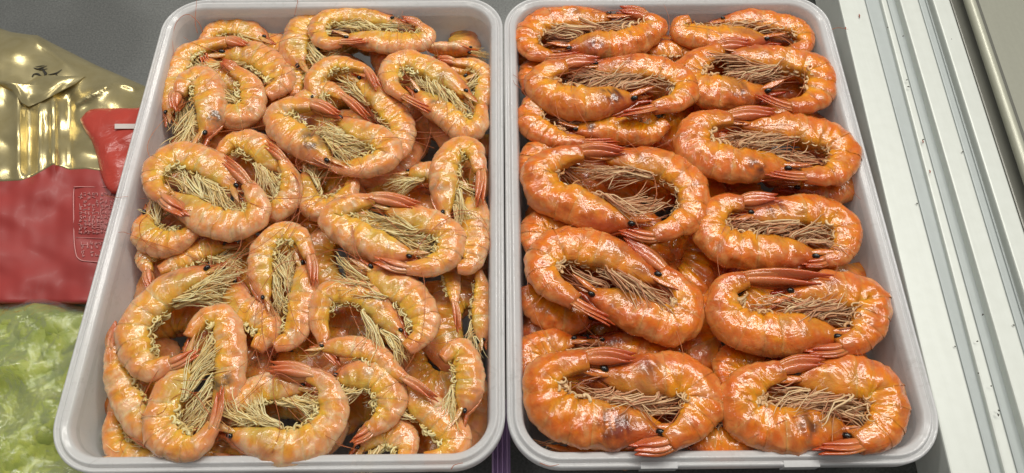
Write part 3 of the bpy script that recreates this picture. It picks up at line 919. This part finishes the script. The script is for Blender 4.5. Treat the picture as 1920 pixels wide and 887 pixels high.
S_("front shrimp of the left box's back wall pair, its glossy back bulging to the right", 'L', -8, 19, [(648,72),(690,80),(740,84),(785,82),(803,64),(786,48)], (745,32), yellow=0.9, lift=2)
S_("small shrimp seen from above, both black eyes showing, in the left box's back right corner", 'L', -13, 15, [(884,96),(852,94),(818,88),(790,84)], (760,80), roll=70, side=1, fan=False)
S_("smooth orange shrimp bending down the right wall below the two eyed one", 'L', -11, 15, [(890,225),(908,182),(908,142),(884,122),(850,116)], (812,108), legs=0.5)
S_("upper shrimp of the tilted pair near the left box's right wall, yellow head facing right", 'L', -5, 20, [(874,185),(845,152),(805,130),(765,118),(735,130),(732,158),(758,184)], (820,215), lift=5, yellow=0.8)
S_("lower shrimp of the tilted pair near the left box's right wall, tail running up it", 'L', -6, 21, [(776,172),(800,194),(835,222),(870,246),(900,234),(904,200)], (872,160), lift=1, yellow=0.7, fan=False)
S_("smooth glossy shrimp running diagonally down right from its upturned head, behind the big middle pair", 'L', -9, 22, [(668,148),(700,172),(730,204),(755,236),(758,272),(738,296)], (710,300), fan=False, legs=0.7)
S_("shrimp arched over the smooth diagonal one, its red tail lying on that one's head", 'L', -5, 16, [(590,190),(592,150),(620,122),(658,120),(684,134)], (714,176), lift=3, legs=0.3)
S_("half hidden shrimp with a dark red tail just above the big pair in the middle", 'L', -7, 16, [(545,205),(572,182),(610,170),(648,182)], (702,232), legs=0.2, lift=2)
S_("shrimp of the left box's big middle pair with a dirty grey green head", 'L', -2, 24, [(622,306),(580,282),(540,256),(518,222),(542,196),(588,198)], (650,222), spot=1.0, dirty=0.9, lift=4, legs=1.2, feelers=[[(610,288,0),(660,268,3),(720,258,4),(765,262,2),(815,278,0)]])
S_("shrimp of the big middle pair with a long pale tail end curving along the front", 'L', -3, 22, [(630,222),(672,244),(712,266),(732,290),(706,314),(660,316),(618,308)], (568,286), lift=0, legs=1.3, feelers=[[(640,225,0),(600,236,4),(555,300,2),(580,330,0),(640,332,1),(676,318,2),(668,290,5)]])
S_("upper shrimp of the thick pair by the left wall, golden with a central black eye", 'L', -2, 25, [(448,356),(415,320),(375,298),(326,292),(294,314),(288,348),(306,374)], (360,410), lift=6, yellow=0.8, legs=1.2, feelers=[[(448,360,0),(520,372,2),(600,366,3),(660,340,2),(690,305,4)]])
S_("lower shrimp of the thick pair by the left wall, pinkish back, tail pointing up left", 'L', -3, 25, [(320,366),(350,388),(385,412),(430,428),(472,416),(486,384),(466,348)], (406,288), lift=6, pale=0.5, yellow=0.3, legs=1.2)
S_("orange backed shrimp right of the thick left wall pair, eye at its lower right", 'L', -8, 23, [(530,324),(508,292),(470,270),(432,268),(412,292)], (402,320), fan=False, yellow=0.8)
S_("pale shrimp bent like an elbow whose red tail touches the orange backed one", 'L', -7, 18, [(478,388),(512,398),(540,380),(548,338),(534,300)], (488,264), lift=5, legs=0.5, pale=0.3)
S_("hook shaped shrimp open at the top, below the big middle pair", 'L', -11, 20, [(568,318),(574,362),(596,394),(634,390),(658,360),(668,330)], (672,290), fan=False, yellow=0.7, dirty=0.4)
S_("rounded orange shrimp in a ring below the left wall pair, eye close to the wall", 'L', -9, 22, [(276,402),(270,436),(296,458),(336,454),(366,430)], (385,400), fan=False, yellow=0.7, feelers=[[(276,404,-6),(262,420,-4),(268,450,-2),(300,470,-2),(325,475,-4)]])
S_("pale stub of a shrimp with a broken red tail against the left wall", 'L', -17, 17, [(330,470),(295,468),(272,482),(276,510)], (284,552), pale=0.4, legs=0)
S_("dim orange shrimp lying below the left wall pair, mostly covered by its neighbours", 'L', -15, 21, [(430,462),(385,470),(342,486),(300,510)], (270,540), fan=False)
S_("upright shrimp in the middle with a golden flank, head down and white legs spread", 'L', -5, 20, [(500,566),(488,515),(492,468),(522,440),(562,444),(585,482)], (590,545), yellow=0.8, pale=0.3, legs=1.5)
S_("upright shrimp in the middle with its head up and its round back at the bottom", 'L', -7, 22, [(566,488),(570,540),(566,592),(550,636),(518,652)], (490,640), fan=False, yellow=0.5, feelers=[[(566,486,0),(520,500,4),(470,575,3),(455,585,3),(440,560,2)]])
S_("big headed shrimp pointing up right with a long pale snout and a pink tail", 'L', -2, 29, [(402,508),(346,532),(296,562),(258,602),(254,650),(284,690),(326,684)], (384,652), lift=3, pale=0.5, yellow=0.6, legs=1.4, feelers=[[(402,506,2),(446,470,4),(452,440,4),(448,415,2)],[(395,502,2),(396,470,3),(388,455,2),(385,480,0)],[(400,500,0),(330,470,0),(270,450,-3),(235,436,-1),(222,436,2)]])
S_("orange shrimp body behind the big headed one, its eye and red feelers showing above", 'L', -9, 24, [(438,528),(456,572),(488,592),(500,622),(480,656)], (450,670), fan=False, yellow=0.6)
S_("arched shrimp with a dark grey patch, in front of the big headed one", 'L', -3, 23, [(404,800),(424,742),(436,690),(434,630),(412,592),(378,598),(352,632)], (330,672), spot=1.0, dirty=0.3, fan=False, legs=1.2, feelers=[[(404,796,2),(365,740,4),(320,730,3),(262,760,3)]])
S_("large golden shrimp near the front left corner, red tail standing up inside its curve", 'L', -1, 27, [(352,664),(334,706),(308,752),(298,796),(320,828),(366,832),(402,796)], (420,712), lift=6, yellow=0.7, legs=1.3, feelers=[[(352,660,3),(300,690,4),(262,770,3),(300,776,4),(330,742,4),(380,735,5)]])
S_("long pale grey shrimp lying straight along the left wall at the front", 'L', -7, 23, [(296,836),(258,782),(228,732),(214,690),(212,650)], (226,592), side=1, pale=0.9, yellow=0.2, dirty=0.3, legs=0.4, feelers=[[(292,838,-4),(240,820,-5),(226,835,-8),(232,850,-9)]])
S_("short pink shrimp tail end squeezed in the front left corner", 'L', -16, 19, [(290,862),(248,856),(222,836),(214,800),(212,770)], (212,740), legs=0.3, fan=False)
S_("pale shrimp lying along the front wall below the large golden one", 'L', -15, 17, [(222,862),(285,862),(350,862),(410,858)], (470,862), pale=0.6, legs=0.2, side=-1)
S_("pale headed shrimp facing right inside the big ring at the front wall", 'L', -6, 23, [(572,728),(526,726),(474,732),(440,760),(430,800)], (420,830), pale=0.9, yellow=0.3, fan=False, legs=1.4, feelers=[[(570,726,2),(522,700,5),(512,730,5),(525,800,4),(510,850,3)]])
S_("big ring shaped shrimp at the front wall with a translucent shell edge and red tail", 'L', -2, 27, [(430,810),(486,826),(546,838),(602,818),(630,772),(614,724),(576,700)], (486,688), lift=3, yellow=0.7, pale=0.6, legs=1.5)
S_("shrimp tail end poking out under the big ring at the front wall", 'L', -14, 15, [(390,840),(425,846),(460,854)], (525,866), legs=0)
S_("mustard coloured curled shrimp right of the big ring, pointed tail towards the ring", 'L', -4, 26, [(625,712),(668,706),(710,706),(736,736),(722,780),(690,806)], (652,836), yellow=0.9, dirty=0.5, lift=0, legs=0.7, feelers=[[(630,712,2),(640,690,5),(668,650,6),(690,630,5)],[(635,705,3),(600,690,5),(560,650,6),(520,648,4)]])
S_("hook shaped shrimp with white legs combed right, left of a deep orange one facing it", 'L', -3, 22, [(756,630),(725,592),(690,562),(645,544),(610,558),(596,602),(608,644)], (640,694), yellow=0.7, dirty=0.3, lift=-2, legs=1.5)
S_("deep orange shrimp of the lower pair facing up left, glossy back on its right", 'L', -3, 26, [(686,500),(724,524),(772,556),(800,594),(794,632),(766,650)], (740,655), fan=False, yellow=0.6, feelers=[[(688,498,2),(640,470,3),(600,478,3),(560,520,3)],[(690,500,2),(668,470,5),(660,420,5),(665,480,6),(700,560,4)]])
S_("upper shrimp of the left box's pair right of centre, eye at its left end", 'L', -2, 23, [(722,386),(768,402),(816,418),(850,446),(842,486),(800,506),(758,506)], (690,484), lift=4, legs=1.3, yellow=0.5, feelers=[[(722,384,2),(690,372,5),(760,440,4),(800,430,5),(870,432,4)]])
S_("lower shrimp of the left box's pair right of centre, eye at its right end", 'L', -2, 25, [(778,486),(736,470),(690,452),(644,434),(626,408),(654,384),(702,374)], (806,394), lift=3, legs=1.3, yellow=0.8, feelers=[[(778,484,2),(790,455,4),(830,415,5),(880,400,3),(912,430,2),(918,470,0),(885,500,2)]])
S_("shrimp head peeping out between the two pairs with its eye and cream feelers", 'L', -11, 17, [(765,324),(800,322),(840,326),(870,330)], (900,335), fan=False, legs=1.4)
S_("upright shrimp by the right wall with its head up and glossy rounded bottom", 'L', -6, 23, [(886,362),(892,408),(893,452),(882,496),(856,502)], (845,480), fan=False, yellow=0.5, pale=0.3)
S_("arched shrimp by the right wall with its tail hanging down beside a black eye", 'L', -3, 22, [(834,408),(828,362),(832,312),(856,276),(888,284),(902,324)], (896,400), lift=4, legs=1.4, yellow=0.6, feelers=[[(834,408,0),(860,395,4),(895,400,4),(915,425,1)]])
S_("narrow shrimp tail hanging straight down beside the right wall", 'L', -12, 13, [(838,482),(848,520),(853,568)], (862,634), legs=0)
S_("dim pink shrimp standing upright against the right wall", 'L', -14, 15, [(904,640),(903,590),(903,545),(896,510)], (885,490), fan=False, legs=0.4)
S_("curled shrimp by the right wall near the front, pale legs in its hollow", 'L', -6, 23, [(868,776),(880,732),(882,686),(858,654),(826,668)], (806,700), fan=False, yellow=0.6, legs=1.3)
S_("reddish shrimp tail lying diagonally across a smooth one near the front right corner", 'L', -3, 18, [(598,660),(640,650),(690,660),(735,690),(765,710)], (832,758), lift=3, legs=0, yellow=0.4)
S_("smooth deep orange shrimp running down to the front right corner of the left box", 'L', -8, 26, [(750,716),(790,752),(836,796),(856,832),(834,858),(795,860)], (760,858), fan=False, yellow=0.5, pale=-0.5, legs=0.7)
S_("crumpled orange shrimp at the front wall, left of the smooth one in the corner", 'L', -11, 24, [(670,842),(700,812),(738,806),(764,834),(758,866)], (740,880), fan=False, legs=0.7)
# ---- right box
S_("rear shrimp of the right box's back left pair, its eye to the right", 'R', -6, 21, [(1150,34),(1108,34),(1062,34),(1018,42),(990,68),(992,96),(1030,106)], (1110,102), lift=2, legs=1.3, feelers=[[(1150,30,0),(1120,18,2),(1115,24,2),(1200,14,3),(1210,20,2)]])
S_("front shrimp of the right box's back left pair, dark red cheek, eye left", 'R', -6, 22, [(1058,92),(1108,92),(1160,86),(1208,74),(1232,48),(1208,30)], (1148,18), lift=2, spot=0.7)
S_("back right pair of the right box, rear shrimp, reddish head pointing left", 'R', -8, 17, [(1345,40),(1400,36),(1458,42),(1504,60),(1512,84),(1486,96)], (1440,98), legs=1.2)
S_("back right pair of the right box, front shrimp, golden back at the left end", 'R', -7, 20, [(1440,80),(1390,76),(1330,74),(1282,66),(1270,48),(1296,36)], (1350,32), fan=False, yellow=0.9)
S_("second pair from the back on the left, upper shrimp with its eye to the left", 'R', -3, 21, [(1104,128),(1155,127),(1210,128),(1262,138),(1288,166),(1272,196),(1226,206)], (1146,220), lift=4, legs=1.5, feelers=[[(1104,126,1),(1050,140,4),(985,150,2),(962,140,0)]])
S_("second pair from the back on the left, lower shrimp, yellow curve and a grey spot", 'R', -3, 25, [(1192,190),(1140,196),(1080,198),(1030,184),(1012,158),(1024,132),(1060,122)], (1140,116), yellow=1.0, spot=1.1, lift=2)
S_("yellow shrimp with a big black eye lying under the second pair on the left", 'R', -9, 20, [(1074,246),(1122,246),(1172,252),(1222,254),(1248,234)], (1250,215), fan=False, yellow=0.9, spot=0.7)
S_("pinkish shrimp curved round the left wall under the second pair", 'R', -8, 19, [(1062,196),(1012,196),(990,222),(1006,250),(1052,264),(1098,268)], (1172,266), lift=2, legs=0.3, feelers=[[(1000,200,-4),(978,168,-2),(966,158,0),(962,150,2)]])
S_("upper shrimp of the right box's second pair on the right, eye beside pale feelers", 'R', -5, 23, [(1366,98),(1420,108),(1480,116),(1532,136),(1542,174),(1516,202),(1478,202)], (1406,176), lift=7, legs=1.1)
S_("lower shrimp of the right box's second pair on the right, amber with a dark patch", 'R', -6, 25, [(1440,168),(1400,180),(1345,182),(1302,166),(1288,132),(1312,104),(1348,90)], (1420,84), spot=1.0, lift=3)
S_("upper shrimp with long cream legs in the right box's third pair on the right", 'R', -2, 25, [(1392,236),(1450,234),(1510,242),(1562,262),(1584,294),(1562,322),(1508,334)], (1426,326), lift=6, legs=1.8, feelers=[[(1392,236,2),(1470,250,6),(1476,275,5),(1470,300,5)],[(1395,240,3),(1480,235,7),(1490,262,6),(1482,300,5)]])
S_("lower shrimp with big round eye in the right box's third pair on the right", 'R', -2, 27, [(1486,316),(1430,314),(1370,312),(1315,294),(1294,260),(1318,230),(1372,222)], (1474,213), spot=0.6, lift=3)
S_("upper shrimp of the right box's third pair on the left, head under a tail", 'R', -3, 25, [(1126,300),(1180,302),(1240,314),(1294,344),(1306,388),(1276,424),(1226,440)], (1150,432), lift=5, legs=1.3)
S_("third pair from the back on the left, lower shrimp, broad curve along the left wall", 'R', -3, 27, [(1192,420),(1130,402),(1070,392),(1022,368),(1012,328),(1042,296),(1088,286)], (1190,286), lift=5, legs=1.3)
S_("upper shrimp of the right box's tilted pair, wrinkled pink back over a dark gap", 'R', -1, 28, [(1238,528),(1182,494),(1112,466),(1046,458),(1012,490),(1026,532),(1080,562)], (1164,614), lift=6, pale=0.2)
S_("lower shrimp of the right box's tilted pair, orange bend beside the dark gap", 'R', -2, 28, [(1100,546),(1152,574),(1210,604),(1262,618),(1296,590),(1284,546),(1240,506)], (1146,438), lift=2, legs=0.8)
S_("shadowed shrimp squeezed along the left wall under the tilted pair", 'R', -12, 26, [(1110,590),(1045,588),(1000,568),(990,535)], (1000,500), fan=False, legs=0.2, dirty=0.3)
S_("dark shrimp in the gap between the right box's tilted pair and front left pair", 'R', -14, 23, [(1125,638),(1180,652),(1235,666),(1280,690)], (1300,720), fan=False, spot=0.8)
S_("shrimp back showing at the left wall behind the front left pair", 'R', -11, 22, [(1080,640),(1025,640),(992,664),(990,705)], (1000,740), fan=False, legs=0.6)
S_("fourth pair on the right, upper shrimp with a dark red head over a dark hollow", 'R', -4, 24, [(1400,412),(1450,396),(1510,392),(1562,404),(1588,436),(1576,474),(1546,492)], (1498,500), lift=1, spot=0.9, legs=1.3)
S_("lower shrimp of the right box's fourth pair on the right, smooth pale tail end", 'R', -4, 27, [(1536,480),(1480,478),(1420,478),(1352,464),(1328,422),(1350,386),(1394,376)], (1476,374), lift=3, legs=1.5, yellow=0.6)
S_("upper shrimp with a red shield on its head, right box's fifth pair on the right", 'R', -1, 28, [(1458,556),(1520,544),(1580,542),(1628,558),(1638,598),(1616,636),(1572,652)], (1500,664), lift=3, legs=1.5, feelers=[[(1458,556,2),(1530,575,7),(1565,520,8),(1572,480,5),(1580,465,4)]])
S_("lower shrimp of the right box's fifth pair on the right, bright orange bend at left", 'R', -1, 30, [(1576,626),(1520,626),(1462,630),(1400,622),(1360,590),(1360,546),(1402,522)], (1592,530), lift=6, legs=1.5)
S_("front left pair of the right box, upper shrimp, head hidden under its partner's tail", 'R', -1, 32, [(1116,702),(1180,706),(1245,698),(1298,710),(1322,752),(1302,802),(1250,832)], (1170,846), lift=4, dirty=0.3)
S_("front left pair of the right box, lower shrimp, dark purple blotch on its cheek", 'R', -1, 33, [(1248,812),(1190,804),(1130,798),(1064,794),(1016,764),(1014,714),(1056,682),(1104,672)], (1214,676), lift=6, spot=1.5, legs=1.3, feelers=[[(1248,812,2),(1215,812,5),(1250,770,7),(1270,755,7)],[(1245,812,2),(1200,770,6),(1160,740,6),(1120,715,5)]])
S_("front right pair of the right box, upper shrimp, amber round back near the right wall", 'R', -1, 33, [(1484,716),(1540,706),(1600,704),(1652,726),(1670,772),(1650,816),(1606,834)], (1512,844), lift=5, yellow=0.7)
S_("lower shrimp of the right box's front right pair, shiny pink shell at left", 'R', -1, 32, [(1592,812),(1530,812),(1462,814),(1402,794),(1382,746),(1412,708),(1470,694)], (1566,676), lift=5, spot=0.7, legs=1.1, feelers=[[(1590,812,3),(1560,770,6),(1480,785,6),(1420,815,5),(1378,832,3)],[(1592,812,1),(1640,840,-2),(1680,850,-5),(1690,857,-8)]])
S_("shrimp under the third and fourth pairs showing at the right wall", 'R', -14, 24, [(1490,350),(1545,360),(1582,350),(1590,310)], (1580,280), fan=False, legs=0.3)
S_("shrimp bend showing at the left wall behind the third pair on the left", 'R', -12, 22, [(1070,300),(1010,292),(994,322),(1004,352)], (1030,360), fan=False, legs=0.3)
S_("shrimp bend showing at the left wall between the third pair and the tilted pair", 'R', -13, 24, [(1080,430),(1015,420),(996,450),(1004,490)], (1030,500), fan=False, legs=0.3)
S_("orange shrimp bend in the gap above the front right pair", 'R', -13, 24, [(1440,680),(1390,672),(1362,692),(1368,730)], (1390,750), fan=False, legs=0.3)
S_("shrimp in the shade under the two back left pairs at the left wall", 'R', -15, 20, [(1080,130),(1020,122),(992,140),(990,175)], (1000,200), fan=False, legs=0.3)
S_("shrimp in the gap between the two back pairs", 'R', -15, 19, [(1200,95),(1250,96),(1285,92),(1310,110)], (1330,130), fan=False, legs=0.3)
S_("pale brown shrimp flattened along the front wall under the front left pair", 'R', -13, 22, [(1060,850),(1130,852),(1200,856),(1270,856)], (1320,850), fan=False, legs=0.3, side=-1, pale=0.2)
S_("shaded shrimp along the front wall below the gap between the right box's front pairs", 'R', -8, 22, [(1290,826),(1340,836),(1390,834),(1420,820)], (1440,800), fan=False, legs=0.2)
S_("shrimp bend filling the back right corner below the two eyed one in the left box", 'L', -12, 20, [(880,150),(850,160),(846,190),(866,214)], (880,230), fan=False, legs=0.4)

for i, (a, k) in enumerate(SH):
    label, box, z, w, pts, tail = a
    make_shrimp(label, GL if box == 'L' else GR, box, z, w, pts, tail, seed=i + 1, **k)

# ------------------------------------------------------------------ the layer below, seen only through the gaps
for bx_, lab_, grp_, xa, xb in (('L', "cooked shrimp buried under the top layer of the left box", GL, XL, XM0), ('R', "cooked shrimp buried under the pairs of the right box", GR, XM1, XR)):
    protos = []
    for q in range(4):
        a0 = RNG.uniform(0, 6.28)
        pts = [(900 + 66 * math.cos(a0 + g * 3.7), 500 + 50 * math.sin(a0 + g * 3.7)) for g in np.linspace(0, 1, 6)]
        protos.append(make_shrimp(lab_, grp_, bx_, -25, 30, pts, pts[-1], minimal=True, fan=False, seed=500 + q, lift=0, pale=-0.4))
    k = 0
    for r_ in range(12):
        for c_ in range(5):
            x = xa + 0.031 + (xb - xa - 0.062) * (c_ + (0.0 if r_ % 2 else 0.2)) / 4.1 + RNG.uniform(-.004, .004)
            y = YB + 0.0335 + (YT - YB - 0.060) * r_ / 11 + RNG.uniform(-.004, .004)
            p = protos[k % 4]; z = -0.0305 - 0.004 * ((r_ + c_) % 2) - 0.003 * RNG.random()
            if k < 4: p.location = (x, y, z)
            else: copy_tree(p, (x, y, z), RNG.uniform(0, 6.28))
            k += 1
